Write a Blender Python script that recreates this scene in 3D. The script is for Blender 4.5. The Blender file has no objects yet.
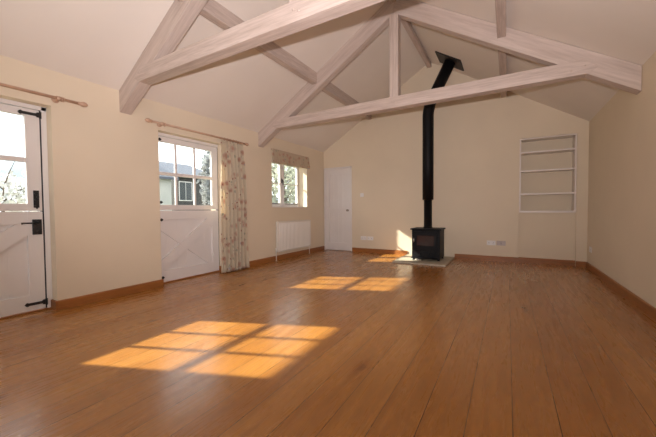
import bpy, bmesh, math, random
from mathutils import Vector, Matrix
random.seed(7)
scene = bpy.context.scene
col = scene.collection
PI = math.pi
# ------------------------------------------------------------------ room sizes (metres)
XL, XR, D, YB = -3.91, 1.14, 6.54, -1.9
XM = (XL+XR)/2
ZE, ZR = 2.388, 3.956
SL = (ZR-ZE)/(XR-XM)
FS = 0.094           # skirting height

# ------------------------------------------------------------------ camera
yaw, pitch, roll, FPX = 30.146, -1.691, -0.456, 309.3
y_, p_, r_ = [math.radians(a) for a in (yaw, pitch, roll)]
fw = Vector((-math.sin(y_)*math.cos(p_), math.cos(y_)*math.cos(p_), math.sin(p_)))
rt = Vector((math.cos(y_), math.sin(y_), 0)); up = rt.cross(fw)
rt2 = math.cos(r_)*rt + math.sin(r_)*up; up2 = rt2.cross(fw)
cam_d = bpy.data.cameras.new('camera'); cam = bpy.data.objects.new('camera', cam_d); col.objects.link(cam)
m3 = Matrix((rt2, up2, -fw)).transposed()
cam.matrix_world = Matrix.Translation((0, 0, 0.991)) @ m3.to_4x4()
cam_d.sensor_fit = 'HORIZONTAL'; cam_d.sensor_width = 36; cam_d.lens = FPX*36/656
cam_d.clip_start = 0.02
scene.camera = cam

# ------------------------------------------------------------------ sky, sun, flash, exposure
w = bpy.data.worlds.new('overcast_sky'); scene.world = w; w.use_nodes = True
bg = w.node_tree.nodes['Background']; bg.inputs[0].default_value = (0.93, 0.96, 1.0, 1); bg.inputs[1].default_value = 2.7
sd = bpy.data.lights.new('sun', 'SUN'); sd.energy = 14.5; sd.angle = math.radians(0.8); sd.color = (1.0, 0.95, 0.82)
sun = bpy.data.objects.new('sun', sd); col.objects.link(sun)
sun.rotation_euler = Vector((1.535, 0.612, -1)).to_track_quat('-Z', 'Y').to_euler()
# the photographer's flash, in its shoe above the lens
fd = bpy.data.lights.new('camera_flash', 'SPOT'); fd.energy = 440; fd.color = (1.0, 0.93, 0.96)
fd.shadow_soft_size = 0.025; fd.spot_size = math.radians(132); fd.spot_blend = 1.0
fl = bpy.data.objects.new('camera_flash', fd); col.objects.link(fl)
fl.location = (0.0, 0.0, 0.991+0.2)
fl.rotation_euler = Vector((-0.50, 0.86, 0.50)).to_track_quat('-Z', 'Y').to_euler()
for (nm, yc, zc, wy, hz) in (('daylight_door_1', 0.69, 1.49, 0.92, 0.85), ('daylight_door_2', 2.86, 1.49, 0.92, 0.85), ('daylight_window_1', 5.2, 1.5, 1.2, 1.0)):
    ad = bpy.data.lights.new(nm, 'AREA'); ad.shape = 'RECTANGLE'; ad.size = hz; ad.size_y = wy; ad.cycles.is_portal = True
    ao = bpy.data.objects.new(nm, ad); col.objects.link(ao); ao.location = (-4.24, yc, zc)
    ao.rotation_euler = (0, -PI/2, 0)
for (nm, xc) in (('added_daylight_back_1', -2.75), ('added_daylight_back_2', -0.45)):  # portals for the unseen back windows, added to lift the ambient light
    ad = bpy.data.lights.new(nm, 'AREA'); ad.shape = 'RECTANGLE'; ad.size = 1.5; ad.size_y = 1.7; ad.cycles.is_portal = True
    ao = bpy.data.objects.new(nm, ad); col.objects.link(ao); ao.location = (xc, YB-.28, 1.25)
    ao.rotation_euler = (PI/2, 0, PI)
scene.view_settings.view_transform = 'Standard'; scene.view_settings.look = 'None'
scene.view_settings.exposure = 0.08; scene.view_settings.gamma = 1.0; scene.view_settings.use_curve_mapping = False

# ------------------------------------------------------------------ materials
def new_mat(n):
    m = bpy.data.materials.new(n); m.use_nodes = True
    nt = m.node_tree; b = nt.nodes['Principled BSDF']; return m, nt, b
def node(nt, t, **kw):
    n = nt.nodes.new(t)
    for k, v in kw.items(): setattr(n, k, v)
    return n
def ramp(nt, fac, stops):
    r = nt.nodes.new('ShaderNodeValToRGB'); nt.links.new(fac, r.inputs[0])
    els = r.color_ramp.elements
    while len(els) < len(stops): els.new(0.5)
    for e, (p, c) in zip(els, stops): e.position = p; e.color = (*c, 1) if len(c) == 3 else c
    return r.outputs[0]
def noise(nt, scale, detail=3, vec=None, rough=0.5):
    n = nt.nodes.new('ShaderNodeTexNoise'); n.inputs['Scale'].default_value = scale; n.inputs['Detail'].default_value = detail
    n.inputs['Roughness'].default_value = rough
    if vec is not None: nt.links.new(vec, n.inputs['Vector'])
    return n
def mapping(nt, scale=(1, 1, 1), rot=(0, 0, 0), loc=(0, 0, 0)):
    tc = nt.nodes.new('ShaderNodeTexCoord'); mp = nt.nodes.new('ShaderNodeMapping')
    nt.links.new(tc.outputs['Object'], mp.inputs[0]); mp.inputs['Scale'].default_value = scale
    mp.inputs['Rotation'].default_value = rot; mp.inputs['Location'].default_value = loc
    return mp.outputs[0]
def bump(nt, b, h, strength=0.2, dist=0.01):
    n = nt.nodes.new('ShaderNodeBump'); n.inputs['Strength'].default_value = strength; n.inputs['Distance'].default_value = dist
    nt.links.new(h, n.inputs['Height']); nt.links.new(n.outputs[0], b.inputs['Normal'])
def mix(nt, a, b, fac, mode='MIX'):
    n = nt.nodes.new('ShaderNodeMix'); n.data_type = 'RGBA'; n.blend_type = mode
    for sock, v in ((n.inputs['Factor'], fac), (n.inputs['A'], a), (n.inputs['B'], b)):
        if isinstance(v, (int, float)): sock.default_value = v
        elif isinstance(v, tuple): sock.default_value = (*v, 1)
        else: nt.links.new(v, sock)
    return n.outputs['Result']
def simple(n, c, rough=0.5, metal=0.0, var=0.04, scale=8, bmp=0.05, spec=0.5):
    m, nt, b = new_mat(n); v = mapping(nt); nz = noise(nt, scale, 4, v)
    dk = tuple(x*(1-var) for x in c); lt = tuple(min(1, x*(1+var)) for x in c)
    nt.links.new(ramp(nt, nz.outputs[0], [(0.3, dk), (0.7, lt)]), b.inputs['Base Color'])
    b.inputs['Roughness'].default_value = rough; b.inputs['Metallic'].default_value = metal; b.inputs['Specular IOR Level'].default_value = spec
    if bmp: bump(nt, b, noise(nt, scale*12, 2, v).outputs[0], bmp, 0.003)
    return m

M = {}
M['plaster'] = simple('cream_plaster', (0.77, 0.655, 0.50), 0.85, var=0.025, scale=1.5, bmp=0.08)
M['ceiling'] = simple('white_ceiling_plaster', (0.80, 0.725, 0.65), 0.9, var=0.02, scale=1.5, bmp=0.08)
M['paint'] = simple('white_gloss_paint', (0.80, 0.755, 0.73), 0.28, var=0.02, scale=3, bmp=0.03)
M['shelfpaint'] = simple('shelf_paint', (0.82, 0.74, 0.68), 0.4, var=0.02, scale=3, bmp=0.03)
M['radiator'] = simple('radiator_enamel', (0.76, 0.70, 0.62), 0.35, var=0.01, scale=3, bmp=0)
M['plastic'] = simple('white_plastic', (0.85, 0.82, 0.80), 0.35, var=0.01, bmp=0)
M['greyplastic'] = simple('grey_plastic', (0.50, 0.41, 0.38), 0.35, var=0.01, bmp=0)
M['iron'] = simple('black_iron', (0.012, 0.011, 0.012), 0.5, var=0.1, scale=20, bmp=0.2)
M['stove'] = simple('stove_black', (0.006, 0.006, 0.007), 0.5, spec=0.18, var=0.1, scale=20, bmp=0.1)
M['brass'] = simple('worn_metal_knob', (0.35, 0.30, 0.26), 0.3, metal=0.9, bmp=0)
M['chrome'] = simple('polished_steel', (0.6, 0.6, 0.6), 0.22, metal=1.0, bmp=0)
M['stone'] = simple('hearth_stone', (0.44, 0.38, 0.29), 0.6, var=0.12, scale=6, bmp=0.2)
M['seal'] = simple('black_rubber_seal', (0.02, 0.02, 0.03), 0.6, bmp=0)
M['rod'] = simple('limed_wood_pole', (0.56, 0.36, 0.25), 0.5, var=0.12, scale=14, bmp=0.1)

# wide oak boards running along the room (+Y), each its own tone, with grain and knots
def floor_mat():
    m, nt, b = new_mat('oak_floorboards')
    tc = node(nt, 'ShaderNodeTexCoord'); sep = node(nt, 'ShaderNodeSeparateXYZ'); nt.links.new(tc.outputs['Object'], sep.inputs[0])
    cmb = node(nt, 'ShaderNodeCombineXYZ')
    ax = node(nt, 'ShaderNodeMath', operation='ADD'); nt.links.new(sep.outputs[0], ax.inputs[0]); ax.inputs[1].default_value = 10*0.186-0.028
    nt.links.new(sep.outputs[1], cmb.inputs[0]); nt.links.new(ax.outputs[0], cmb.inputs[1])
    br = node(nt, 'ShaderNodeTexBrick'); nt.links.new(cmb.outputs[0], br.inputs['Vector'])
    br.inputs['Scale'].default_value = 1; br.inputs['Brick Width'].default_value = 6.3; br.inputs['Row Height'].default_value = 0.186
    br.inputs['Mortar Size'].default_value = 0.0018; br.inputs['Mortar Smooth'].default_value = 0.2; br.offset = 0.37; br.offset_frequency = 2
    br.inputs['Color1'].default_value = (0, 0, 0, 1); br.inputs['Color2'].default_value = (1, 1, 1, 1); br.inputs['Mortar'].default_value = (.5, .5, .5, 1)
    # grain: stretched noise, shifted per board
    sh = node(nt, 'ShaderNodeVectorMath', operation='MULTIPLY_ADD')
    cc = node(nt, 'ShaderNodeCombineXYZ'); nt.links.new(br.outputs['Color'], cc.inputs[2])
    nt.links.new(tc.outputs['Object'], sh.inputs[0]); sh.inputs[1].default_value = (9, 0.9, 1)
    k = node(nt, 'ShaderNodeVectorMath', operation='SCALE'); nt.links.new(br.outputs['Color'], k.inputs[0]); k.inputs['Scale'].default_value = 17
    nt.links.new(k.outputs[0], sh.inputs[2])
    g1 = noise(nt, 2.6, 6, sh.outputs[0], 0.62); g1.inputs['Distortion'].default_value = 0.6
    g2 = noise(nt, 13, 4, sh.outputs[0], 0.6)
    tone = ramp(nt, br.outputs['Color'], [(0.0, (0.38, 0.155, 0.030)), (0.5, (0.41, 0.174, 0.036)), (1.0, (0.45, 0.200, 0.044))])
    grain = ramp(nt, g1.outputs[0], [(0.25, (0.72, 0.67, 0.62)), (0.5, (0.96, 0.94, 0.92)), (0.75, (1.1, 1.1, 1.08))])
    c = mix(nt, tone, grain, 0.75, 'MULTIPLY')
    fine = ramp(nt, g2.outputs[0], [(0.35, (0.86, 0.83, 0.8)), (0.65, (1.06, 1.06, 1.06))])
    c = mix(nt, c, fine, 0.4, 'MULTIPLY')
    vn = node(nt, 'ShaderNodeTexVoronoi'); vn.inputs['Scale'].default_value = 1.0
    kv = node(nt, 'ShaderNodeVectorMath', operation='MULTIPLY'); nt.links.new(tc.outputs['Object'], kv.inputs[0]); kv.inputs[1].default_value = (3.3, 1.5, 1)
    nt.links.new(kv.outputs[0], vn.inputs['Vector'])
    knot = ramp(nt, vn.outputs['Distance'], [(0.0, (0.22, 0.15, 0.12)), (0.055, (0.6, 0.5, 0.42)), (0.11, (1, 1, 1))])
    c = mix(nt, c, knot, 0.8, 'MULTIPLY')
    vb = node(nt, 'ShaderNodeTexVoronoi'); vb.inputs['Scale'].default_value = 1.0
    kb = node(nt, 'ShaderNodeVectorMath', operation='MULTIPLY_ADD'); nt.links.new(tc.outputs['Object'], kb.inputs[0]); kb.inputs[1].default_value = (1.9, .62, 1)
    dn = noise(nt, 7, 3, tc.outputs['Object']); ds = node(nt, 'ShaderNodeVectorMath', operation='SCALE'); nt.links.new(dn.outputs['Color'], ds.inputs[0]); ds.inputs['Scale'].default_value = .16
    nt.links.new(ds.outputs[0], kb.inputs[2]); nt.links.new(kb.outputs[0], vb.inputs['Vector'])
    big = ramp(nt, vb.outputs['Distance'], [(0.0, (0.12, 0.08, 0.06)), (0.03, (0.3, 0.22, 0.18)), (0.06, (0.75, 0.68, 0.62)), (0.14, (1, 1, 1))])
    c = mix(nt, c, big, 0.85, 'MULTIPLY')
    c = mix(nt, c, (0.06, 0.024, 0.009), br.outputs['Fac'])
    nt.links.new(c, b.inputs['Base Color'])
    rr = ramp(nt, g1.outputs[0], [(0.3, (0.33,)*3), (0.7, (0.23,)*3)]); nt.links.new(rr, b.inputs['Roughness'])
    b.inputs['Specular IOR Level'].default_value = 0.5
    b.inputs['Coat Weight'].default_value = 0.35; b.inputs['Coat Roughness'].default_value = 0.22
    inv = node(nt, 'ShaderNodeMath', operation='SUBTRACT'); inv.inputs[0].default_value = 1; nt.links.new(br.outputs['Fac'], inv.inputs[1])
    ad = node(nt, 'ShaderNodeMath', operation='MULTIPLY_ADD'); nt.links.new(g1.outputs[0], ad.inputs[0]); ad.inputs[1].default_value = 0.25; nt.links.new(inv.outputs[0], ad.inputs[2])
    bump(nt, b, ad.outputs[0], 0.10, 0.003)
    return m
M['floor'] = floor_mat()

def grain_mat(name, dark, light, axis, rough=0.5, pores=0.7, roty=0.0):
    m, nt, b = new_mat(name)
    s = [14, 14, 14]; s['xyz'.index(axis)] = 0.9
    v = mapping(nt, rot=(0, roty, 0)); mp2 = nt.nodes.new('ShaderNodeMapping'); mp2.inputs['Scale'].default_value = tuple(s); nt.links.new(v, mp2.inputs[0]); v = mp2.outputs[0]; n1 = noise(nt, 1.0, 6, v, 0.65); n1.inputs['Distortion'].default_value = 0.5
    c = ramp(nt, n1.outputs[0], [(0.3, dark), (0.7, light)])
    n2 = noise(nt, 5, 3, v, 0.6)
    c = mix(nt, c, ramp(nt, n2.outputs[0], [(0.35, (0.8, 0.78, 0.76)), (0.6, (1.04, 1.04, 1.04))]), pores, 'MULTIPLY')
    nt.links.new(c, b.inputs['Base Color']); b.inputs['Roughness'].default_value = rough
    bump(nt, b, n1.outputs[0], 0.25, 0.004)
    return m
LD, LL = (0.50, 0.395, 0.34), (0.64, 0.53, 0.47)
M['beam_x'] = grain_mat('limewashed_beam_x', LD, LL, 'x', 0.65)
ANG = math.atan(SL)
M['beam_up'] = grain_mat('limewashed_beam_rising', LD, LL, 'x', 0.65, 0.5, ANG)
M['beam_down'] = grain_mat('limewashed_beam_falling', LD, LL, 'x', 0.65, 0.5, -ANG)
M['beam_y'] = grain_mat('limewashed_beam_y', LD, LL, 'y', 0.65)
M['beam_z'] = grain_mat('limewashed_beam_z', LD, LL, 'z', 0.65)
M['oak_x'] = grain_mat('oak_skirting_x', (0.24, 0.085, 0.020), (0.42, 0.160, 0.040), 'x', 0.4)
M['oak_y'] = grain_mat('oak_skirting_y', (0.24, 0.085, 0.020), (0.42, 0.160, 0.040), 'y', 0.4)

def glass_mat():
    m, nt, b = new_mat('thin_window_glass'); nt.nodes.remove(b)
    out = nt.nodes['Material Output']
    t = node(nt, 'ShaderNodeBsdfTransparent'); g = node(nt, 'ShaderNodeBsdfGlossy'); g.inputs['Roughness'].default_value = 0.01
    nz = noise(nt, 2, 1, mapping(nt)); t.inputs[0].default_value = (0.95, 0.97, 0.96, 1)
    lw = node(nt, 'ShaderNodeLayerWeight'); lw.inputs[0].default_value = 0.5
    pw = node(nt, 'ShaderNodeMath', operation='POWER'); nt.links.new(lw.outputs['Facing'], pw.inputs[0]); pw.inputs[1].default_value = 4
    f = node(nt, 'ShaderNodeMath', operation='MULTIPLY_ADD'); nt.links.new(pw.outputs[0], f.inputs[0]); f.inputs[1].default_value = .9; f.inputs[2].default_value = .03
    bp_ = node(nt, 'ShaderNodeBump'); bp_.inputs['Strength'].default_value = 0.02; nt.links.new(nz.outputs[0], bp_.inputs['Height'])
    nt.links.new(bp_.outputs[0], g.inputs['Normal'])
    mx = node(nt, 'ShaderNodeMixShader'); nt.links.new(f.outputs[0], mx.inputs[0]); nt.links.new(t.outputs[0], mx.inputs[1]); nt.links.new(g.outputs[0], mx.inputs[2])
    nt.links.new(mx.outputs[0], out.inputs[0]); return m
M['glass'] = glass_mat()
def stoveglass():
    m, nt, b = new_mat('smoky_stove_glass')
    n = noise(nt, 5, 3, mapping(nt)); nt.links.new(ramp(nt, n.outputs[0], [(0.3, (0.016, 0.006, 0.004)), (0.7, (0.045, 0.014, 0.008))]), b.inputs['Base Color'])
    b.inputs['Roughness'].default_value = 0.15; b.inputs['Coat Weight'].default_value = 0.1; b.inputs['Specular IOR Level'].default_value = 0.3; return m
M['stoveglass'] = stoveglass()

def floral(name, base, trans=0.35, sc=7.0):
    m, nt, b = new_mat(name); out = nt.nodes['Material Output']
    tc = node(nt, 'ShaderNodeTexCoord')
    wn = noise(nt, 9, 2, tc.outputs['Object']); 
    add = node(nt, 'ShaderNodeVectorMath', operation='MULTIPLY_ADD'); nt.links.new(wn.outputs['Color'], add.inputs[0]); add.inputs[1].default_value = (.08, .08, .08)
    nt.links.new(tc.outputs['Object'], add.inputs[2])
    def spots(scale, r0, r1, rnd_thr, offs):
        mp = node(nt, 'ShaderNodeMapping'); nt.links.new(add.outputs[0], mp.inputs[0]); mp.inputs['Location'].default_value = (offs, offs*1.7, offs*.6)
        v = node(nt, 'ShaderNodeTexVoronoi'); v.inputs['Scale'].default_value = scale; nt.links.new(mp.outputs[0], v.inputs['Vector'])
        f = ramp(nt, v.outputs['Distance'], [(r0, (1, 1, 1)), (r1, (0, 0, 0))])
        s = node(nt, 'ShaderNodeSeparateColor'); nt.links.new(v.outputs['Color'], s.inputs[0])
        gt = node(nt, 'ShaderNodeMath', operation='GREATER_THAN'); nt.links.new(s.outputs[0], gt.inputs[0]); gt.inputs[1].default_value = rnd_thr
        mu = node(nt, 'ShaderNodeMath', operation='MULTIPLY'); nt.links.new(f, mu.inputs[0]); nt.links.new(gt.outputs[0], mu.inputs[1]); return mu.outputs[0]
    c = mix(nt, base, (0.52, 0.48, 0.36), spots(sc*1.6, .14, .34, .5, 1.3))
    c = mix(nt, c, (0.60, 0.36, 0.26), spots(sc*1.25, .18, .50, .42, 0.0))
    c = mix(nt, c, (0.46, 0.20, 0.15), spots(sc*2.2, .12, .25, .6, 0.4))
    c = mix(nt, c, (0.46, 0.40, 0.44), spots(sc*1.3, .10, .26, .8, 2.2))
    nt.links.new(c, b.inputs['Base Color']); b.inputs['Roughness'].default_value = 0.9
    wv = noise(nt, 400, 1, tc.outputs['Object']); bump(nt, b, wv.outputs[0], 0.1, 0.001)
    tr = node(nt, 'ShaderNodeBsdfTranslucent'); nt.links.new(c, tr.inputs[0])
    mx = node(nt, 'ShaderNodeMixShader'); mx.inputs[0].default_value = trans
    nt.links.new(b.outputs[0], mx.inputs[1]); nt.links.new(tr.outputs[0], mx.inputs[2]); nt.links.new(mx.outputs[0], out.inputs[0])
    return m
M['floral'] = floral('floral_curtain_cloth', (0.80, 0.70, 0.54), 0.4)
M['blind'] = floral('floral_blind_cloth', (0.68, 0.56, 0.42), 0.25, 8)
M['lining'] = simple('curtain_lining', (0.70, 0.62, 0.52), 0.9, bmp=0)
M['render'] = simple('painted_render', (0.50, 0.50, 0.48), 0.9, var=0.06, scale=2)
M['brickwall'] = simple('weathered_brown_wall', (0.07, 0.066, 0.066), 0.9, var=0.3, scale=6)
M['slate'] = simple('blue_grey_slate', (0.09, 0.10, 0.13), 0.6, var=0.2, scale=8, bmp=0.3)
M['lead'] = simple('dark_window_pane', (0.06, 0.07, 0.08), 0.1, bmp=0)
M['grass'] = simple('rough_grass', (0.13, 0.15, 0.08), 0.95, var=0.3, scale=1.2, bmp=0.5)
def leafy(n, c):
    m = simple(n, c, 0.7, var=0.35, scale=3, bmp=0); nt = m.node_tree; b = nt.nodes['Principled BSDF']
    tr = node(nt, 'ShaderNodeBsdfTranslucent'); nt.links.new(b.inputs['Base Color'].links[0].from_socket, tr.inputs[0])
    mx = node(nt, 'ShaderNodeMixShader'); mx.inputs[0].default_value = 0.55
    nt.links.new(b.outputs[0], mx.inputs[1]); nt.links.new(tr.outputs[0], mx.inputs[2]); nt.links.new(mx.outputs[0], nt.nodes['Material Output'].inputs[0]); return m
M['leaf'] = leafy('grey_green_leaves', (0.40, 0.41, 0.33)); M['leaf2'] = leafy('dark_yew_leaves', (0.24, 0.25, 0.26))
M['frost'] = simple('pale_twigs', (0.62, 0.62, 0.62), 0.8, var=0.3, scale=3, bmp=0)
M['bark'] = simple('grey_bark', (0.12, 0.09, 0.07), 0.9, var=0.3, scale=12, bmp=0.4)
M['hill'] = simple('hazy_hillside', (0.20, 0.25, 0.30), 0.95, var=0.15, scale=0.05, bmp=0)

# ------------------------------------------------------------------ mesh helpers
def box(bm, x0, x1, y0, y1, z0, z1, bev=0.0):
    tmp = bmesh.new(); bmesh.ops.create_cube(tmp, size=1)
    for v in tmp.verts:
        v.co = Vector(((x0+x1)/2+v.co.x*(x1-x0), (y0+y1)/2+v.co.y*(y1-y0), (z0+z1)/2+v.co.z*(z1-z0)))
    if bev > 0: bmesh.ops.bevel(tmp, geom=tmp.edges[:], offset=bev, segments=2, affect='EDGES', profile=0.6)
    merge(bm, tmp)
def merge(bm, tmp):
    me = bpy.data.meshes.new('t'); tmp.to_mesh(me); tmp.free(); bm.from_mesh(me); bpy.data.meshes.remove(me)
def prism(bm, pts, axis, a, b, bev=0.0):
    """polygon given in the two other axes, extruded along axis from a to b"""
    tmp = bmesh.new()
    def mk(p, t):
        return {'x': (t, p[0], p[1]), 'y': (p[0], t, p[1]), 'z': (p[0], p[1], t)}[axis]
    va = [tmp.verts.new(mk(p, a)) for p in pts]; vb = [tmp.verts.new(mk(p, b)) for p in pts]
    n = len(pts); tmp.faces.new(va); tmp.faces.new(vb[::-1])
    for i in range(n): tmp.faces.new((va[i], vb[i], vb[(i+1) % n], va[(i+1) % n]))
    bmesh.ops.recalc_face_normals(tmp, faces=tmp.faces[:])
    if bev > 0: bmesh.ops.bevel(tmp, geom=tmp.edges[:], offset=bev, segments=2, affect='EDGES', profile=0.6)
    merge(bm, tmp)
def bar(bm, p, q, wid, dep, upv=(0, 0, 1), bev=0.0):
    """rectangular bar from p to q; wid across, dep along upv"""
    p, q = Vector(p), Vector(q); d = (q-p); L = d.length; d.normalize(); u = Vector(upv); s = d.cross(u).normalized(); u = s.cross(d)
    tmp = bmesh.new(); bmesh.ops.create_cube(tmp, size=1)
    for v in tmp.verts: v.co = (p+q)/2 + d*v.co.x*L + s*v.co.y*wid + u*v.co.z*dep
    bmesh.ops.recalc_face_normals(tmp, faces=tmp.faces[:])
    if bev > 0: bmesh.ops.bevel(tmp, geom=tmp.edges[:], offset=bev, segments=2, affect='EDGES')
    merge(bm, tmp)
def tube(bm, pts, rads, seg=20, cap=True):
    """smooth tube through pts"""
    pts = [Vector(p) for p in pts]; n = len(pts)
    if isinstance(rads, (int, float)): rads = [rads]*n
    rings = []; ref = None
    for i in range(n):
        d = (pts[min(i+1, n-1)]-pts[max(i-1, 0)]).normalized()
        if ref is None: ref = Vector((0, 0, 1)) if abs(d.z) < .9 else Vector((1, 0, 0))
        s = d.cross(ref).normalized(); u = s.cross(d); ref = u
        rings.append([bm.verts.new(pts[i]+rads[i]*(math.cos(2*PI*k/seg)*s+math.sin(2*PI*k/seg)*u)) for k in range(seg)])
    for a, b in zip(rings, rings[1:]):
        for k in range(seg):
            f = bm.faces.new((a[k], a[(k+1) % seg], b[(k+1) % seg], b[k])); f.smooth = True
    if cap: bm.faces.new(rings[0][::-1]); bm.faces.new(rings[-1])
def lathe(bm, c, axis, prof, seg=20):
    """prof: (t, r) along axis from c"""
    a = Vector(axis).normalized(); tube(bm, [Vector(c)+a*t for t, r in prof], [max(r, 1e-4) for t, r in prof], seg)
def obj(name, bm, mat, parent=None, kind=None, loc=None):
    if loc is not None: bmesh.ops.translate(bm, verts=bm.verts[:], vec=-Vector(loc))
    bmesh.ops.recalc_face_normals(bm, faces=bm.faces[:])
    me = bpy.data.meshes.new(name); bm.to_mesh(me); bm.free()
    mats = mat if isinstance(mat, list) else [mat]
    for mm in mats: me.materials.append(mm)
    o = bpy.data.objects.new(name, me); col.objects.link(o)
    if loc is not None: o.location = loc
    if parent: o.parent = parent
    if kind: o['kind'] = kind
    return o
ORIG = {}
def part(name, bm, mat, parent, root_loc=(0, 0, 0)):
    """part built in world coordinates, re-based on the world position of its thing"""
    base = Vector(root_loc); bmesh.ops.translate(bm, verts=bm.verts[:], vec=-base)
    return obj(name, bm, mat, parent)
def tag(o, label, cat=None, group=None):
    o['label'] = label
    if cat: o['category'] = cat
    if group: o['group'] = group
    return o
def empty(name, loc, label=None, cat=None, group=None, kind=None):
    o = bpy.data.objects.new(name, None); col.objects.link(o); o.location = loc; o.empty_display_size = 0.1
    if label: tag(o, label, cat, group)
    if kind: o['kind'] = kind
    return o
def copy_thing(root, loc, label, rotz=None):
    r = root.copy(); col.objects.link(r); r.location = loc; r['label'] = label
    if rotz is not None: r.rotation_euler = (0, 0, rotz)
    for ch in list(root.children):
        c = ch.copy(); col.objects.link(c); c.parent = r
        for g in list(ch.children):
            d = g.copy(); col.objects.link(d); d.parent = c
    return r
N = bmesh.new
def slope(x): return ZE + SL*((x-XL) if x < XM else (XR-x))

# ------------------------------------------------------------------ the room shell
b = N(); box(b, XL-.35, XR+.3, YB-.3, D+.3, -.12, 0); obj('floor', b, M['floor'], kind='structure')
D1 = (0.10, 1.30, 2.035); D2 = (2.385, 3.43, 2.035); W1 = (4.60, 5.80, 1.04, 2.04)
TH = .30
b = N()
for y0, y1, z0, z1 in ((YB-.3, D1[0], 0, ZE), (D1[0], D1[1], D1[2], ZE), (D1[1], D2[0], 0, ZE), (D2[0], D2[1], D2[2], ZE),
                       (D2[1], W1[0], 0, ZE), (W1[0], W1[1], 0, W1[2]), (W1[0], W1[1], W1[3], ZE), (W1[1], D+.3, 0, ZE)):
    box(b, XL-TH, XL, y0, y1, z0, z1)
obj('wall_left', b, M['plaster'], kind='structure')
b = N(); box(b, XR, XR+.25, YB-.3, D+.3, 0, ZE); obj('wall_right', b, M['plaster'], kind='structure')
# far gable wall with the door opening at its left end and the shelf alcove at its right
DX = (XL+.012, -3.15, 1.99)
NX0, NX1, NZ0, NZ1, RD = .178, .992, .915, 2.225, .06
b = N()
prism(b, [(DX[1], 0), (NX0, 0), (NX0, slope(NX0)), (XM, ZR), (DX[1], slope(DX[1]))], 'y', D, D+.36)
prism(b, [(XL, DX[2]), (DX[1], DX[2]), (DX[1], slope(DX[1])), (XL, ZE)], 'y', D, D+.36)
prism(b, [(NX0, 0), (NX1, 0), (NX1, NZ0), (NX0, NZ0)], 'y', D+RD, D+.36)
prism(b, [(NX0, NZ1), (NX1, NZ1), (NX1, slope(NX1)), (NX0, slope(NX0))], 'y', D, D+.36)
prism(b, [(NX1, 0), (XR, 0), (XR, ZE), (NX1, slope(NX1))], 'y', D, D+.36)
box(b, NX0-.02, NX1+.02, D+.34, D+.38, NZ0-.05, NZ1+.05)
obj('wall_far', b, M['plaster'], kind='structure')
BW = [(-3.5, -2.0), (-1.2, .3)]; BZ = (.40, 2.10)  # openings added behind the camera to let in more ambient daylight
b = N(); prism(b, [(XL, BZ[1]), (XR, BZ[1]), (XR, ZE), (XM, ZR), (XL, ZE)], 'y', YB-.25, YB)
for a, c in ((XL, BW[0][0]), (BW[0][1], BW[1][0]), (BW[1][1], XR)): box(b, a, c, YB-.25, YB, 0, BZ[1])
for a, c in BW: box(b, a, c, YB-.25, YB, 0, BZ[0])
obj('wall_back', b, M['plaster'], kind='structure')
for i, (a, c) in enumerate(BW):  # unseen windows, added to brighten the room from behind
    root = empty('window_%d' % (i+2), ((a+c)/2, YB-.15, BZ[0]), kind='structure'); R0 = tuple(root.location)
    q = N(); box(q, a, a+.06, YB-.18, YB-.12, BZ[0], BZ[1]); box(q, c-.06, c, YB-.18, YB-.12, BZ[0], BZ[1])
    box(q, a+.06, c-.06, YB-.18, YB-.12, BZ[0], BZ[0]+.06); box(q, a+.06, c-.06, YB-.18, YB-.12, BZ[1]-.06, BZ[1]); box(q, (a+c)/2-.04, (a+c)/2+.04, YB-.178, YB-.122, BZ[0]+.06, BZ[1]-.06)
    part('window_frame', q, M['paint'], root, R0)
    q = N(); box(q, a+.05, c-.05, YB-.152, YB-.148, BZ[0]+.05, BZ[1]-.05); part('glass', q, M['glass'], root, R0)

b = N()
t = .14
prism(b, [(XL-.5, ZE-SL*.5), (XM, ZR), (XM, ZR+t), (XL-.5, ZE-SL*.5+t)], 'y', YB-.3, D+.4)
prism(b, [(XR+.5, ZE-SL*.5), (XM, ZR), (XM, ZR+t), (XR+.5, ZE-SL*.5+t)], 'y', YB-.3, D+.4)
obj('ceiling', b, M['ceiling'], kind='structure')
# skirting boards, with a small rounded top
def skirt(name, horiz, a, c, pos, sgn, ret=None):
    prof = [(0, 0), (.018, 0), (.018, FS-.012), (.013, FS-.003), (.006, FS), (0, FS)]
    b = N()
    for (s, e) in zip(a, c):
        if horiz: prism(b, [(pos+sgn*p, z) for p, z in prof], 'y', s, e)
        else: prism(b, [(pos+sgn*p, z) for p, z in prof], 'x', s, e)
    obj(name, b, M['oak_y'] if horiz else M['oak_x'], kind='structure')
skirt('baseboard_left', True, (YB, D1[1], D2[1]), (D1[0], D2[0], D-.018), XL, 1)
skirt('baseboard_right', True, (YB,), (D,), XR, -1)
skirt('baseboard_far', False, (DX[1]+.01, -.90, NX1), (-1.84, NX0, XR-.018), D, -1)
skirt('baseboard_alcove', False, (NX0,), (NX1,), D+RD, -1)
skirt('baseboard_back', False, (XL+.018,), (XR-.018,), YB, 1)

b = N()
for yy_, sg in ((D1[1], -1), (D1[0], 1), (D2[0], 1), (D2[1], -1)): box(b, -4.022, XL+.017, yy_, yy_+sg*.016, 0, FS-.002, .002)
obj('baseboard_reveals', b, M['oak_x'], kind='structure')
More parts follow.
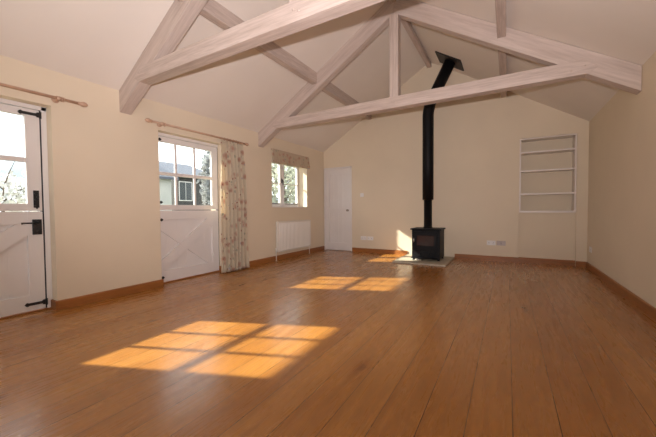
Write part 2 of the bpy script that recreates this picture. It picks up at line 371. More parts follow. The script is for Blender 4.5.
# ------------------------------------------------------------------ stable doors in the left wall
DP = -4.03           # inner face of the leaves
def plank_panel(b, x, y0, y1, z0, z1, n):
    wdt = (y1-y0)/n
    for i in range(n):
        a, c = y0+i*wdt, y0+(i+1)*wdt
        prism(b, [(x-.012, a), (x-.0015, a), (x, a+.002), (x, c-.002), (x-.0015, c), (x-.012, c)], 'z', z0, z1)
def strap_hinge(b, x, y_root, z, sg, L=.16):
    bar(b, (x+.006, y_root, z), (x+.006, y_root+sg*L*.92, z), .006, .026, (0, 0, 1))
    b2 = [(0, -.024), (.02, -.024), (.028, -.013), (L*.6, -.010), (L*.8, -.012), (L*.85, -.02), (L*.93, -.015), (L, 0), (L*.93, .015), (L*.85, .02), (L*.8, .012), (L*.6, .010), (.028, .013), (.02, .024), (0, .024)]
    prism(b, [(y_root+sg*p, z+q) for p, q in b2], 'x', x+.004, x+.012)
    tube(b, [(x+.012, y_root-sg*.004, z-.032), (x+.012, y_root-sg*.004, z+.032)], .010, 10)
    for k in (.04, .09): lathe(b, (x+.012, y_root+sg*k, z), (1, 0, 0), [(0, .007), (.003, .006), (.005, .001)], 8)
def stable_door(name, y0, op, hinge_side, lock):
    """leaf from y0 to y0+1.12"""
    root = empty(name, (DP, y0+.56, 0), kind='structure'); R0 = (DP, y0+.56, 0)
    y1 = y0+1.12
    # frame in the reveal and threshold
    f = N()
    box(f, DP-.075, DP+.006, op[0]-.05, y0-.003, .0, op[2], .004)
    box(f, DP-.075, DP+.006, y1+.012, max(op[1], y1+.05), .0, op[2], .004)
    box(f, DP-.075, DP+.006, op[0], op[1], 1.995, op[2]+.03, .004)
    part('door_frame', f, M['paint'], root, R0)
    s = N(); box(s, DP-.16, DP+.01, op[0], op[1], 0, .016, .004); tag(part('threshold', s, M['oak_y'], root, R0), 'brown oak threshold')
    s = N(); box(s, DP-.06, DP-.004, y1-.001, y1+.012, .02, 1.995); tag(part('draught_strip', s, M['seal'], root, R0), 'black draught strip')
    g0, g1, gz0, gz1 = y0+.11, y1-.11, 1.070, 1.918
    # upper leaf: stiles, rails, beading, glazing bars
    u = N(); x0 = DP-.040
    box(u, x0, DP, y0, g0, 1.0, 1.99, .003); box(u, x0, DP, g1, y1, 1.0, 1.99, .003)
    box(u, x0, DP-.0006, g0-.002, g1+.002, 1.0, gz0, .003); box(u, x0, DP-.0006, g0-.002, g1+.002, gz1, 1.99, .003)
    upper = part('upper_leaf', u, M['paint'], root, R0)
    q = N(); pw = (g1-g0)/3
    for i in (1, 2): box(q, DP-.036, DP-.008, g0+i*pw-.015, g0+i*pw+.015, gz0, gz1, .004)
    zm = (gz0+gz1)/2
    box(q, DP-.037, DP-.007, g0, g1, zm-.023, zm+.023, .004)
    part('glazing_bars', q, M['paint'], upper)
    q = N(); box(q, DP-.026, DP-.022, g0-.004, g1+.004, gz0-.004, gz1+.004); part('glass', q, M['glass'], upper)
    # lower leaf
    l = N(); z0, z1 = .022, .992
    plank_panel(l, DP-.030, y0+.10, y1-.10, z0+.1, z1-.1, 6)
    box(l, DP-.0445, DP-.0435, y0+.05, y1-.05, z0+.05, z1-.05)
    box(l, x0, DP, y0, y0+.115, z0, z1, .003); box(l, x0, DP, y1-.115, y1, z0, z1, .003)
    box(l, x0, DP-.0006, y0+.11, y1-.11, z1-.125, z1, .003); box(l, x0, DP-.0006, y0+.11, y1-.11, z0, z0+.15, .003)
    lower = part('lower_leaf', l, M['paint'], root, R0)
    a0, a1, c0, c1 = y0+.115, y1-.115, z0+.15, z1-.125
    for (p, r, nm, dz) in (((a0, c0), (a1, c1), 'cross_brace', 0), ((a0, c1), (a1, c0), 'cross_brace', .002)):
        q = N()
        # clip braces to the panel: a parallelogram whose ends follow the stiles
        h = .105
        sg = 1 if r[1] > p[1] else -1
        prism(q, [(p[0], p[1]), (p[0], p[1]+sg*h), (r[0]-.09, r[1]), (r[0], r[1]), (r[0], r[1]-sg*h), (p[0]+.09, p[1])], 'x', DP-.032, DP-.002-dz*3)
        o = part(nm, q, M['paint'], lower)
    # fix sub-part bases (lower/upper are already re-based on the root)
    for leaf in (upper, lower):
        for ch in leaf.children:
            for v in ch.data.vertices: v.co -= Vector(R0)
    # ironwork
    hy = y0 if hinge_side < 0 else y1
    for z, leaf in ((1.945, upper), (1.105, upper), (.868, lower), (.085, lower)):
        if lock and z in (1.105, .868): continue
        q = N(); strap_hinge(q, DP, hy, z, -hinge_side, .16 if lock else .195)
        o = part('strap_hinge', q, M['iron'], leaf, R0); tag(o, 'black iron strap hinge')
    if lock:
        # long sliding bolt on the upper leaf, rim lock with lever on the lower leaf
        q = N(); yb = y1-.045
        box(q, DP, DP+.006, yb-.022, yb+.022, 1.03, 1.20, .002); tube(q, [(DP+.015, yb, 1.02), (DP+.015, yb, 1.19)], .008, 10)
        for z in (1.05, 1.11, 1.17): box(q, DP+.004, DP+.026, yb-.016, yb+.016, z-.007, z+.007, .002)
        lathe(q, (DP+.02, yb, 1.135), (1, 0, 0), [(0, .006), (.02, .006), (.024, .011), (.032, .010), (.036, .001)], 10)
        tag(part('door_bolt', q, M['iron'], upper, R0), 'black iron sliding bolt')
        q = N(); yb = y1-.048
        box(q, DP, DP+.020, yb-.035, yb+.035, .765, .915, .003)
        lathe(q, (DP+.02, yb+.004, .80), (1, 0, 0), [(0, .012), (.004, .012), (.005, .008), (.008, .001)], 10)
        lathe(q, (DP+.02, yb, .878), (1, 0, 0), [(0, .013), (.03, .010), (.034, .006)], 12)
        tube(q, [(DP+.045, yb+.01, .878), (DP+.05, yb-.05, .880), (DP+.05, yb-.11, .882), (DP+.048, yb-.125, .878)], [.008, .008, .007, .010], 10)
        tag(part('door_lock', q, M['iron'], lower, R0), 'black rim lock with lever handle')
    return root
stable_door('door_1', .125, D1, 1, True)
stable_door('door_2', 2.30, D2, -1, False)

# ------------------------------------------------------------------ interior door at the far left corner
root = empty('door_3', ((DX[0]+DX[1])/2, D, 0), kind='structure'); R0 = tuple(root.location)
q = N(); box(q, DX[0], DX[0]+.028, D-.012, D+.10, 0, DX[2], .003); box(q, DX[1]-.028, DX[1], D-.012, D+.10, 0, DX[2], .003)
box(q, DX[0], DX[1], D-.012, D+.10, DX[2]-.03, DX[2]+.004, .003); part('door_frame', q, M['paint'], root, R0)
a0, a1 = DX[0]+.031, DX[1]-.031; yf = D+.004
q = N()
box(q, a0, a1, yf+.030, yf+.045, .012, DX[2]-.033)
box(q, a0, a0+.10, yf, yf+.032, .012, DX[2]-.033, .003); box(q, a1-.10, a1, yf, yf+.032, .012, DX[2]-.033, .003)
for z0, z1 in ((.012, .19), (.90, 1.02), (1.84, DX[2]-.033)): box(q, a0+.098, a1-.098, yf+.0006, yf+.032, z0, z1, .003)
nb = 4; bw = (a1-a0-.2)/nb
for i in range(nb):
    x0 = a0+.1+i*bw
    for z0, z1 in ((.19, .90), (1.02, 1.84)):
        prism(q, [(x0, yf+.03), (x0, yf+.026), (x0+.004, yf+.022), (x0+bw-.004, yf+.022), (x0+bw, yf+.026), (x0+bw, yf+.03)], 'z', z0, z1)
leaf = part('door_leaf', q, M['paint'], root, R0)
q = N(); kx = a1-.075; lathe(q, (kx, yf, .965), (0, -1, 0), [(0, .026), (.004, .026), (.007, .010), (.028, .009), (.034, .022), (.046, .027), (.056, .021), (.060, .002)], 16)
tag(part('door_knob', q, M['brass'], leaf, R0), 'round metal door knob')
q = N(); box(q, DX[0]-.02, DX[1], D+.06, D+.30, 0, DX[2]); obj('trim_1', q, M['paint'], kind='structure')

# ------------------------------------------------------------------ casement window
WX = -4.15
root = empty('window_1', (WX, 5.2, W1[2]), kind='structure'); R0 = tuple(root.location)
q = N(); y0, y1, z0, z1 = W1
box(q, WX-.06, WX, y0-.01, y0+.014, z0-.01, z1+.01, .003); box(q, WX-.06, WX, y1-.014, y1+.01, z0-.01, z1+.01, .003)
box(q, WX-.06, WX, y0+.04, y1-.04, z0-.01, z0+.04, .003); box(q, WX-.06, WX, y0+.04, y1-.04, z1-.045, z1+.01, .003)
box(q, WX-.06, WX+.002, 5.2-.028, 5.2+.028, z0+.035, z1-.04, .003)
part('window_frame', q, M['paint'], root, R0)
q = N(); box(q, WX-.01, XL+.004, y0+.0005, y1-.0005, z0-.004, z0+.012, .003); part('window_sill', q, M['paint'], root, R0)
for (a, c) in ((y0+.016, 5.17), (5.23, y1-.016)):
    q = N(); e, f = z0+.042, z1-.047
    box(q, WX-.045, WX+.012, a, a+.036, e, f, .003); box(q, WX-.045, WX+.012, c-.036, c, e, f, .003)
    box(q, WX-.045, WX+.0114, a+.034, c-.034, e, e+.05, .003); box(q, WX-.045, WX+.0114, a+.034, c-.034, f-.05, f, .003)
    zc = (e+f)/2; box(q, WX-.03, WX+.006, a+.03, c-.03, zc-.01, zc+.01, .003)
    cas = part('casement', q, M['paint'], root, R0)
    q = N(); box(q, WX-.020, WX-.016, a+.03, c-.03, e+.04, f-.04); part('glass', q, M['glass'], cas, R0)
    q = N(); ym = (a+c)/2
    bar(q, (WX+.026, a+.06, e+.03), (WX+.026, c-.06, e+.035), .008, .014); 
    for yy in (a+.09, c-.09): lathe(q, (WX+.008, yy, e+.028), (1, 0, 0), [(0, .008), (.02, .006), (.026, .002)], 8)
    tag(part('casement_stay', q, M['iron'], cas, R0), 'black iron casement stay')
q = N(); hz = 1.60; hy = 5.20
box(q, WX+.002, WX+.012, hy-.014, hy+.014, hz-.05, hz+.05, .003); tube(q, [(WX+.012, hy, hz+.02), (WX+.035, hy, hz+.015), (WX+.045, hy, hz-.02), (WX+.045, hy-.005, hz-.09)], [.009, .009, .009, .012], 10)
tag(part('window_catch', q, M['iron'], root, R0), 'black iron casement fastener')

# ------------------------------------------------------------------ roof timbers
def truss(yf, label):
    t = .13; root = empty('roof_truss', (XM, yf+t/2, ZE), label, 'roof truss', 'roof trusses across the room'); R0 = tuple(root.location)
    vd = .251
    # limewashed rafters with the grain along them
    for sg in (-1, 1):
        e = XL if sg < 0 else XR
        q = N()
        prism(q, [(e-sg*.003, ZE-vd), (e-sg*.003, ZE-.002), (XM, ZR-.003), (XM, ZR-.003-vd)], 'y', yf, yf+t, .006)
        part('rafter', q, M['beam_up' if sg < 0 else 'beam_down'], root, R0)
    q = N(); xa, xb = XL+.30, XR-.30
    prism(q, [(xa+.12, 2.40), (xb-.12, 2.40), (xb-.03, 2.455), (xb-.16, 2.557), (xa+.16, 2.557), (xa+.03, 2.455)], 'y', yf-.004, yf+t-.006, .006)
    part('tie_beam', q, M['beam_x'], root, R0)
    q = N(); prism(q, [(XM-.062, 2.55), (XM+.062, 2.55), (XM+.062, ZR-.29), (XM, ZR-.25), (XM-.062, ZR-.29)], 'y', yf-.002, yf+t-.01, .005)
    part('king_post', q, M['beam_z'], root, R0)
    for x, z in ((XM-.02, 2.49), (XM+.03, 2.47), (xa+.14, 2.49), (xb-.14, 2.49), (xa+.26, 2.46), (xb-.26, 2.46)):
        q = N(); lathe(q, (x, yf-.003, z), (0, -1, 0), [(0, .011), (.004, .010), (.006, .001)], 10); part('peg', q, M['beam_z'], root, R0)
truss(1.925, 'limewashed roof truss overhead in front, nearest the camera')
truss(4.238, 'limewashed roof truss further back, near the stove end')
yy = math.atan(SL)
for sg, lb in ((-1, 'long limewashed purlin along the left slope of the ceiling'), (1, 'limewashed purlin along the right slope of the ceiling')):
    c0, c1 = XM+sg*1.262, XM+sg*1.355; zb = 2.998
    up_edge = Vector((c0, 0, slope(c0)))
    q = N(); prism(q, [(c0, zb), (c1, zb), (c1, slope(c1)-.001), (c0, slope(c0)-.001)], 'y', YB+.002, D-.002, .005)
    o = obj('purlin', q, M['beam_y'], loc=tuple(up_edge)); tag(o, lb, 'roof beam', 'purlins along the roof slopes')
q = N(); box(q, XM-.045, XM+.035, YB+.002, D-.002, ZR-.115, ZR-.03, .004)
tag(obj('ridge_beam', q, M['beam_y'], loc=(XM, 2, ZR-.07)), 'slim limewashed ridge beam at the peak of the ceiling', 'roof beam')

# ------------------------------------------------------------------ stove, flue, hearth
q = N()
prism(q, [(-1.84, 5.50), (-.90, 5.50), (-.90, D-.001), (-1.84, D-.001)], 'z', .001, .028, .004)
tag(obj('hearth_slab', q, M['stone'], loc=(-1.33, 6.0, 0)), 'pale stone hearth slab set under the black stove', 'hearth')
SX0, SX1, SY0, SY1 = -1.578, -1.045, 5.84, 6.30
HZ = .028
root = empty('wood_stove', ((SX0+SX1)/2, (SY0+SY1)/2, HZ), 'black cast iron wood burning stove standing on the stone hearth', 'stove'); R0 = tuple(root.location)
q = N(); box(q, SX0+.012, SX1-.012, SY0+.012, SY1, .065, .595, .012); part('stove_body', q, M['stove'], root, R0)
q = N(); box(q, SX0-.012, SX1+.012, SY0-.012, SY1+.008, .593, .620, .007); part('top_plate', q, M['stove'], root, R0)
for sx in (SX0+.04, SX1-.04):
    for sy in (SY0+.05, SY1-.05):
        q = N(); prism(q, [(sx-.028, .07), (sx+.028, .07), (sx+.020, HZ+.012), (sx+.026, HZ), (sx-.026, HZ), (sx-.020, HZ+.012)], 'y', sy-.024, sy+.024, .004); part('leg', q, M['stove'], root, R0)
# fire door: ring frame round an arched-top glass
q = N(); fx0, fx1, fz0, fz1 = SX0+.055, SX1-.055, .225, .565
box(q, fx0, fx0+.055, SY0-.016, SY0+.014, fz0, fz1, .006); box(q, fx1-.055, fx1, SY0-.016, SY0+.014, fz0, fz1, .006)
box(q, fx0+.05, fx1-.05, SY0-.0155, SY0+.014, fz1-.075, fz1, .006); box(q, fx0+.05, fx1-.05, SY0-.0155, SY0+.014, fz0, fz0+.075, .006)
fdoor = part('fire_door', q, M['stove'], root, R0)
q = N(); box(q, fx0+.045, fx1-.045, SY0-.002, SY0+.013, fz0+.045, fz1-.055, .002); tag(part('fire_glass', q, M['stoveglass'], fdoor, R0), 'smoke-browned glass')
q = N(); hx = fx0+.012
lathe(q, (hx, SY0-.014, .40), (0, -1, 0), [(0, .012), (.018, .008), (.030, .008)], 10)
tube(q, [(hx, SY0-.045, .445), (hx, SY0-.05, .40), (hx, SY0-.045, .365)], [.007, .010, .009], 10)
tag(part('door_handle', q, M['chrome'], fdoor, R0), 'small steel door handle')
q = N(); box(q, SX0+.10, SX1-.10, SY0-.006, SY0+.014, .105, .195, .005)
for k in (-.08, .08): lathe(q, (-1.318+k, SY0-.005, .150), (0, -1, 0), [(0, .022), (.012, .022), (.016, .012), (.018, .001)], 14)
part('air_vent', q, M['stove'], root, R0)
q = N(); box(q, SX0+.02, SX1-.02, SY0-.075, SY0+.02, .068, .080, .004); part('ash_lip', q, M['stove'], root, R0)
q = N(); tube(q, [(-1.50, 5.77, HZ+.012), (-1.44, 5.775, HZ+.022), (-1.36, 5.77, HZ+.014)], [.008, .010, .008], 10)
tube(q, [(-1.505, 5.77, HZ+.012), (-1.54, 5.765, HZ+.010)], [.010, .012], 10)
tag(obj('stove_tool', q, M['chrome'], loc=(-1.44, 5.77, HZ)), 'small bright metal riddling tool lying on the hearth before the stove', 'tool')

PX, PY = -1.318, 6.08
root = empty('flue_pipe', (PX, PY, .62), 'tall black stove flue rising from stove top and elbowing into the ceiling', 'flue pipe'); R0 = tuple(root.location)
q = N(); lathe(q, (PX, PY, .6205), (0, 0, 1), [(0, .085), (.02, .085), (.022, .074), (.60, .074)], 28); part('lower_pipe', q, M['stove'], root, R0)
E0 = Vector((PX, PY, 2.90)); E1 = Vector((-.925, 6.05, 3.645)); dv = (E1-E0).normalized()
q = N(); pts = [(PX, PY, 1.16), (PX, PY, 2.0), (PX, PY, 2.72)]
for k in range(1, 6):
    t_ = k/6; A_ = Vector((PX, PY, 2.72)); Bp = E0+dv*.17
    pts.append(tuple((1-t_)**2*A_+2*t_*(1-t_)*E0+t_*t_*Bp))
pts.append(tuple(E0+dv*.17)); pts.append(tuple(E1))
tube(q, pts, .101, 28); part('insulated_pipe', q, M['stove'], root, R0)
q = N(); lathe(q, (PX, PY, 1.14), (0, 0, 1), [(0, .078), (.0, .106), (.05, .106), (.052, .10)], 28)
part('pipe_collar', q, M['iron'], root, R0)
for tpos in (.20,):
    q = N(); lathe(q, E0+dv*tpos, dv, [(0, .1), (.001, .107), (.04, .107), (.041, .1)], 28); part('pipe_band', q, M['iron'], root, R0)
# square ceiling plate lying in the right slope
q = N(); nv = Vector((-math.sin(yy), 0, -math.cos(yy))); tv = Vector((math.cos(yy), 0, -math.sin(yy)))
pc = Vector((-.925, 6.05, slope(-.925)))
tmp = bmesh.new(); bmesh.ops.create_cube(tmp, size=1)
for v in tmp.verts: v.co = pc + nv*(.010+v.co.z*.014) + tv*v.co.x*.49 + Vector((0, 1, 0))*v.co.y*.46
bmesh.ops.bevel(tmp, geom=tmp.edges[:], offset=.003, segments=1, affect='EDGES'); merge(q, tmp)
part('ceiling_plate', q, M['iron'], root, R0)

# ------------------------------------------------------------------ alcove shelves
root = empty('alcove_shelf_unit', ((NX0+NX1)/2, D+.1, NZ0), 'built-in cream shelf unit recessed in the far wall, right of stove', 'shelf unit'); R0 = tuple(root.location)
DF = D+.03
q = N(); yb = D+.32
box(q, NX0+.003, NX1-.003, yb-.012, yb, NZ0, NZ1); part('back_panel', q, M['plaster'], root, R0)
q = N()
for a, c in ((NX0+.003, NX0+.022), (NX1-.022, NX1-.003)): box(q, a, c, DF+.002, yb, NZ0+.002, NZ1-.002, .002)
box(q, NX0+.02, NX1-.02, DF+.002, yb, NZ0+.002, NZ0+.02, .002); box(q, NX0+.02, NX1-.02, DF+.002, yb, NZ1-.02, NZ1-.002, .002)
part('carcass', q, M['shelfpaint'], root, R0)
q = N()
for a, c, e, f in ((NX0+.001, NX0+.024, NZ0-.012, NZ1-.001), (NX1-.026, NX1-.001, NZ0-.012, NZ1-.001)): box(q, a, c, DF-.010, DF+.001, e, f, .003)
box(q, NX0+.02, NX1-.02, DF-.010, DF+.001, NZ0-.012, NZ0+.024, .003); box(q, NX0+.02, NX1-.02, DF-.010, DF+.001, NZ1-.024, NZ1-.001, .003)
part('face_frame', q, M['shelfpaint'], root, R0)
for z in (1.235, 1.645, 1.975):
    q = N(); box(q, NX0+.023, NX1-.023, DF+.006, yb-.013, z-.014, z+.014, .003); part('shelf', q, M['shelfpaint'], root, R0)

# ------------------------------------------------------------------ radiator
RX = -3.83; ry0, ry1, rz0, rz1 = 4.69, 5.83, .165, .755
root = empty('radiator', (XL, (ry0+ry1)/2, 0), 'cream ribbed panel radiator fixed below the window on the left wall', 'radiator'); R0 = tuple(root.location)
q = N(); n = 24; pw = (ry1-ry0-.04)/n; prof = [(ry0, RX-.03), (ry0, RX-.004), (ry0+.02, RX-.002)]
for i in range(n):
    a = ry0+.02+i*pw; prof += [(a+pw*.1, RX-.002), (a+pw*.3, RX+.009), (a+pw*.7, RX+.009), (a+pw*.9, RX-.002)]
prof += [(ry1, RX-.004), (ry1, RX-.03)]
tmp = bmesh.new()
lo = [tmp.verts.new((x, y, rz0+.025)) for y, x in prof]; hi = [tmp.verts.new((x, y, rz1-.025)) for y, x in prof]
for i in range(len(prof)-1): tmp.faces.new((lo[i], lo[i+1], hi[i+1], hi[i]))
tmp.faces.new((lo[0], hi[0], hi[-1], lo[-1])); tmp.faces.new(lo[::-1]); tmp.faces.new(hi)
merge(q, tmp)
box(q, RX-.03, RX+.001, ry0, ry1, rz0, rz0+.028, .004); box(q, RX-.03, RX+.001, ry0, ry1, rz1-.028, rz1, .004)
part('radiator_panel', q, M['radiator'], root, R0)
q = N(); box(q, XL+.020, RX-.026, ry0+.01, ry1-.01, rz1-.012, rz1+.004, .002)
for i in range(30): y = ry0+.03+i*(ry1-ry0-.06)/29; box(q, XL+.024, RX-.03, y-.004, y+.004, rz1-.01, rz1+.006)
part('top_grille', q, M['radiator'], root, R0)
for a in (ry0-.004, ry1-.002):
    q = N(); box(q, XL+.018, RX-.004, a, a+.006, rz0+.01, rz1+.002, .002); part('side_panel', q, M['radiator'], root, R0)
for a in (ry0+.2, ry1-.2):
    q = N(); box(q, XL+.001, RX-.03, a-.015, a+.015, rz0+.08, rz1-.08); part('wall_bracket', q, M['radiator'], root, R0)
for s, a in ((-1, ry0-.045), (1, ry1-.03)):
    q = N(); x = RX-.03
    tube(q, [(x, a, .001), (x, a, .17)], .008, 12); lathe(q, (x, a, 0.001), (0, 0, 1), [(0, .018), (.008, .016), (.010, .008)], 12)
    if s < 0: lathe(q, (x, a, .16), (0, 0, 1), [(0, .012), (.02, .014), (.04, .014), (.042, .018), (.085, .017), (.092, .010)], 14); tube(q, [(x, a, .19), (x, a+.05, .19)], .010, 12)
    else: tube(q, [(x, a, .165), (x, a, .18)], .012, 12)
    tag(part('radiator_valve', q, M['radiator'], root, R0), 'white valve and pipe to the floor')

# ------------------------------------------------------------------ curtain poles
def pole(y0, y1, z, label, brs, rings):
    x = XL+.075; root = empty('curtain_pole', (XL, (y0+y1)/2, z), label, 'curtain pole', 'wooden curtain poles over the stable doors'); R0 = tuple(root.location)
    q = N(); tube(q, [(x, y0, z), (x, y1, z)], .014, 16); part('rod', q, M['rod'], root, R0)
    for yy_, s in ((y0, -1), (y1, 1)):
        q = N(); lathe(q, (x, yy_-s*.005, z), (0, s, 0), [(0, .016), (.01, .020), (.018, .014), (.03, .022), (.05, .027), (.07, .022), (.085, .008), (.09, .001)], 16); part('finial', q, M['rod'], root, R0)
    for yb_ in brs:
        q = N(); lathe(q, (XL+.001, yb_, z), (1, 0, 0), [(0, .032), (.012, .030), (.016, .016), (.05, .013), (.055, .018)], 14)
        lathe(q, (x, yb_-.014, z), (0, 1, 0), [(0, .020), (.028, .020)], 16); part('pole_bracket', q, M['rod'], root, R0)
    for yr in rings:
        q = N(); tube(q, [(x+.021*math.cos(a), yr, z-.003+.021*math.sin(a)) for a in [2*PI*k/14 for k in range(15)]], .0035, 6); part('ring', q, M['rod'], root, R0)
pole(-.12, 1.50, 2.105, 'limed wood curtain pole over the left stable door at the photo edge', (.0, 1.335), (.05, 1.36, 1.375))
pole(2.26, 3.84, 2.105, 'limed wood curtain pole over the second stable door, holding the floral curtain', (2.40, 3.76), (2.43, 3.40, 3.46, 3.52, 3.58, 3.64, 3.70))

# ------------------------------------------------------------------ gathered floral curtain
q = N(); nu, nv_ = 150, 34
grid = []
for j in range(nv_+1):
    v = j/nv_; z = 2.070*(1-v)+.015*v; row = []
    wl = .38+.12*v + .02*math.sin(v*5); yc = 3.56
    for i in range(nu+1):
        u = i/nu
        amp = .032+.018*v
        ph = u*2*PI*7.5 + .5*math.sin(v*3+u*4)
        # first broad flat fold hangs forward over the door side, tight pleats behind
        uu = u**1.25
        y = yc-.235+uu*(wl+.06)+.006*math.sin(v*9+u*12) - .04*v*(1-u)
        x = XL+.078+amp*math.sin(ph)*(0.35+.65*min(1, u*3))+.012*math.sin(ph*2.1+v*4)*u + .012*v*math.sin(u*3)
        x = max(x, XL+.022)
        row.append(q.verts.new((x, y, z)))
    grid.append(row)
for j in range(nv_):
    for i in range(nu):
        f = q.faces.new((grid[j][i], grid[j][i+1], grid[j+1][i+1], grid[j+1][i])); f.smooth = True
cur = obj('curtain', q, M['floral'], loc=(XL+.078, 3.6, 2.08)); tag(cur, 'floral cream and red curtain hanging gathered right of the second stable door', 'curtain')
sm = cur.modifiers.new('thick', 'SOLIDIFY'); sm.thickness = .003
# blind over the casement
root = empty('roman_blind', (XL, 5.2, 2.16), 'floral roman blind drawn up over the casement window', 'blind'); R0 = tuple(root.location)
q = N(); nn = 60; a, c = 4.585, 5.845
prof = [(.030, 2.155), (.034, 2.12), (.036, 2.03), (.048, 1.96), (.056, 1.925), (.050, 1.905), (.040, 1.915), (.034, 1.945), (.045, 1.935), (.048, 1.918), (.040, 1.90), (.028, 1.905), (.024, 1.93), (.022, 2.14)]
rows = []
for i in range(nn+1):
    y = a+(c-a)*i/nn; s = .004*math.sin(i*.45)+.003*math.sin(i*1.3)
    rows.append([q.verts.new((XL+px+s*(1 if pz < 2.0 else .2), y, pz+.5*s*(1 if pz < 2.0 else 0))) for px, pz in prof])
for r0, r1 in zip(rows, rows[1:]):
    for k in range(len(prof)-1):
        f = q.faces.new((r0[k], r0[k+1], r1[k+1], r1[k])); f.smooth = True
q.faces.new(rows[0]); q.faces.new(rows[-1][::-1])
part('blind_cloth', q, M['blind'], root, R0)
q = N(); box(q, XL+.001, XL+.028, a+.01, c-.01, 2.135, 2.160, .002); part('headrail', q, M['rod'], root, R0)

# ------------------------------------------------------------------ sockets and switch
def plate(name, c, wd, hh, label, cat, kindp, mat, wall='far', group=None):
    root = empty(name, c, label, cat, group)
    q = N(); box(q, -wd/2, wd/2, -.009, -.0005, -hh/2, hh/2, .003); part('faceplate', q, mat, root)
    if kindp == 'socket':
        for sx in (-wd/4, wd/4) if wd > .12 else (0,):
            q = N(); box(q, sx-.006, sx+.006, -.013, -.008, .018, .034, .002); part('rocker', q, mat, root)
            q = N()
            box(q, sx-.0035, sx+.0035, -.0096, -.0088, -.004, .008); box(q, sx-.014, sx-.007, -.0096, -.0088, -.022, -.018); box(q, sx+.007, sx+.014, -.0096, -.0088, -.022, -.018)
            tag(part('socket_slots', q, M['seal'], root), 'dark pin slots')
    elif kindp == 'switch':
        q = N(); box(q, -.012, .012, -.014, -.008, -.018, .018, .003); part('rocker', q, mat, root)
    else:
        q = N(); lathe(q, (0, -.009, 0), (0, -1, 0), [(0, .010), (.006, .010), (.007, .004), (.008, .004)], 12); part('aerial_jack', q, M['brass'], root)
    if wall == 'right': root.rotation_euler = (0, 0, -PI/2)
    return root
g = 'wall sockets along the skirting of the far wall'
plate('wall_socket', (-2.852, D, .325), .146, .086, 'white double socket near the floor, closer to the white door', 'socket', 'socket', M['plastic'], group=g)
plate('wall_socket', (-2.690, D, .325), .146, .086, 'white double socket near the floor, on the stove side of its pair', 'socket', 'socket', M['plastic'], group=g)
plate('light_switch', (-2.89, D, 1.315), .086, .086, 'white light switch on the far wall beside the door', 'light switch', 'switch', M['plastic'])
plate('wall_socket', (-.262, D, .340), .146, .086, 'pale double socket on the far wall between stove and alcove', 'socket', 'socket', M['plastic'], group=g)
plate('aerial_outlet', (-.10, D, .340), .146, .086, 'greyer outlet plate beside the double socket, toward the alcove', 'outlet', 'aerial', M['greyplastic'])
plate('wall_socket', (XR, 6.28, .325), .146, .086, 'white socket low on the right-hand wall by the corner', 'socket', 'socket', M['plastic'], 'right')

# ------------------------------------------------------------------ outdoors, seen through the panes
q = N(); box(q, -120, XL-.36, -40, 90, -.5, -.15); obj('ground', q, M['grass'], kind='structure')
def house(name, x0, x1, y0, y1, ze, zr, ridge, wall, label, wins, chim):
    """x1 is the side that faces the room"""
    root = empty(name, ((x0+x1)/2, (y0+y1)/2, -.15), label, 'house', 'neighbouring houses outside'); R0 = tuple(root.location)
    q = N()
    if ridge == 'y': prism(q, [(x0, -.15), (x1, -.15), (x1, ze), ((x0+x1)/2, zr), (x0, ze)], 'y', y0, y1)
    else: prism(q, [(y0, -.15), (y1, -.15), (y1, ze), ((y0+y1)/2, zr), (y0, ze)], 'x', x0, x1)
    part('wall', q, wall, root, R0)
    q = N(); t = .12
    if ridge == 'y':
        xm = (x0+x1)/2; s = (zr-ze)/(x1-xm)
        for e, sg in ((x1+.3, 1), (x0-.3, -1)): prism(q, [(e, ze-s*.3), (xm, zr), (xm, zr+t), (e, ze-s*.3+t)], 'y', y0-.25, y1+.25)
    else:
        ym = (y0+y1)/2; s = (zr-ze)/(y1-ym)
        for e in (y1+.3, y0-.3): prism(q, [(e, ze-s*.3), (ym, zr), (ym, zr+t), (e, ze-s*.3+t)], 'x', x0-.25, x1+.25)
    part('roof', q, M['slate'], root, R0)
    for (yc, zc, ww, wh) in wins:
        q = N(); box(q, x1-.02, x1+.04, yc-ww/2-.06, yc+ww/2+.06, zc-wh/2-.06, zc+wh/2+.06); wf = part('window', q, M['paint'], root, R0)
        q = N(); box(q, x1+.03, x1+.05, yc-ww/2, yc-.02, zc-wh/2, zc+wh/2); box(q, x1+.03, x1+.05, yc+.02, yc+ww/2, zc-wh/2, zc+wh/2); part('pane', q, M['lead'], wf, R0)
    if chim:
        q = N(); cx, cy, cz = chim; box(q, cx-.3, cx+.3, cy-.3, cy+.3, cz, cz+1.2); box(q, cx-.36, cx+.36, cy-.36, cy+.36, cz+1.1, cz+1.25); part('chimney', q, M['brickwall'], root, R0)
house('cottage', -20, -15.5, 7.0, 10.1, 2.75, 3.75, 'y', M['render'], 'white cottage with slate roof seen through left panes of second stable door', [(7.0, 1.5, .9, 1.0)], None)
house('stone_house', -26.5, -19.0, 12.6, 16.2, 3.3, 4.6, 'y', M['brickwall'], 'darker house with white window frame seen through middle panes of second stable door', [(13.4, 2.3, .9, 1.2), (15.2, 2.3, .9, 1.2), (14.2, .4, 1.2, 1.0)], None)
q = N()
hp = [(-90, -40), (-90, -10), (-90, 10), (-90, 30), (-90, 60), (-90, 90)]
nh = 60; rows = []
for i in range(nh+1):
    y = -30+120*i/nh; h = 13+1.6*math.sin(y*.07)+.8*math.sin(y*.21+1)
    rows.append([q.verts.new(p) for p in ((-60, y, -.3), (-80, y, h*.6), (-100, y, h), (-118, y, h*.5), (-119, y, -.3))])
for r0, r1 in zip(rows, rows[1:]):
    for k in range(4): q.faces.new((r0[k], r0[k+1], r1[k+1], r1[k])).smooth = True
obj('hills', q, M['hill'], kind='structure')
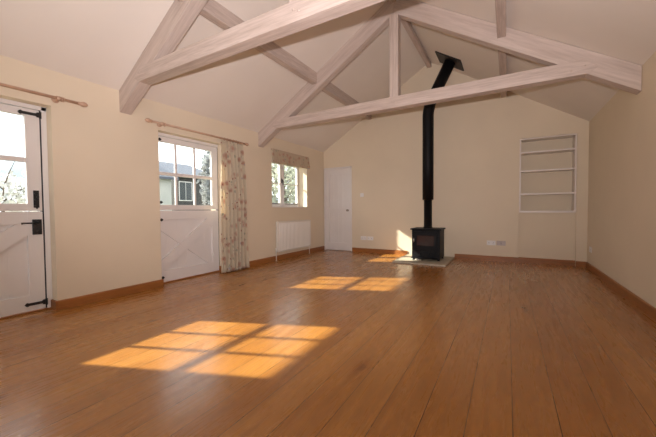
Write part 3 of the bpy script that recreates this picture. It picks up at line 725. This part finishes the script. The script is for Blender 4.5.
def tree(name, c, h, r, leafmat, n, label, size=.12, trunk=.12, seed=1, bare=False):
    rnd = random.Random(seed); root = empty(name, c, label, 'tree' if h > 2.6 else 'bush'); 
    q = N(); tube(q, [(0, 0, -.1), (.05, .03, h*.3), (0, -.04, h*.6), (.03, 0, h*.85)], [trunk, trunk*.7, trunk*.45, trunk*.15], 8)
    tips = []
    for k in range(26 if bare else 12):
        z = h*(.12+.7*rnd.random()); a = rnd.random()*2*PI; L = r*(.5+.5*rnd.random())
        p0 = Vector((0, 0, z)); p1 = p0+Vector((math.cos(a)*L*.5, math.sin(a)*L*.5, L*.35)); p2 = p0+Vector((math.cos(a)*L, math.sin(a)*L, L*.6))
        tube(q, [p0, p1, p2], [trunk*.3, trunk*.18, trunk*.05], 5); tips.append(p2)
    part('trunk', q, M['bark'], root)
    q = N()
    for k in range(n):
        while True:
            p = Vector((rnd.uniform(-1, 1), rnd.uniform(-1, 1), rnd.uniform(-1, 1)))
            if .25 < p.length < 1: break
        lump = 1+.22*math.sin(p.x*7+seed)*math.sin(p.y*6)*math.sin(p.z*8)
        p = Vector((p.x*r*lump, p.y*r*lump, h*.58+p.z*h*.42*lump))
        d1 = Vector((rnd.gauss(0, 1), rnd.gauss(0, 1), rnd.gauss(0, 1))).normalized(); d2 = d1.orthogonal().normalized()
        s = size*(.6+.8*rnd.random())
        vs = [q.verts.new(p+d1*s), q.verts.new(p+d2*s*.5), q.verts.new(p-d1*s), q.verts.new(p-d2*s*.5)]; q.faces.new(vs)
    part('foliage', q, leafmat, root)
gz = -.15
tree('garden_tree', (-12.3, 10.6, gz), 4.6, .95, M['leaf2'], 1500, 'dark evergreen seen through right-hand panes of second stable door', .15, seed=3)
tree('garden_tree', (-9.6, 12.2, gz), 4.4, 1.5, M['leaf'], 1000, 'leafy tree seen through the left pane of the casement window', .13, seed=5)
tree('garden_tree', (-11.8, 17.0, gz), 5.2, 2.0, M['leaf'], 1300, 'leafy tree seen through the right pane of the casement window', .15, seed=8)
tree('garden_bush', (-9.5, 2.3, gz), 2.05, .95, M['frost'], 1500, 'pale twiggy bush seen through the left stable door', .06, .05, seed=11, bare=True)
tree('garden_bush', (-13.5, 3.6, gz), 2.3, 1.2, M['frost'], 1500, 'taller pale bush further off through the left stable door', .08, .05, seed=12, bare=True)
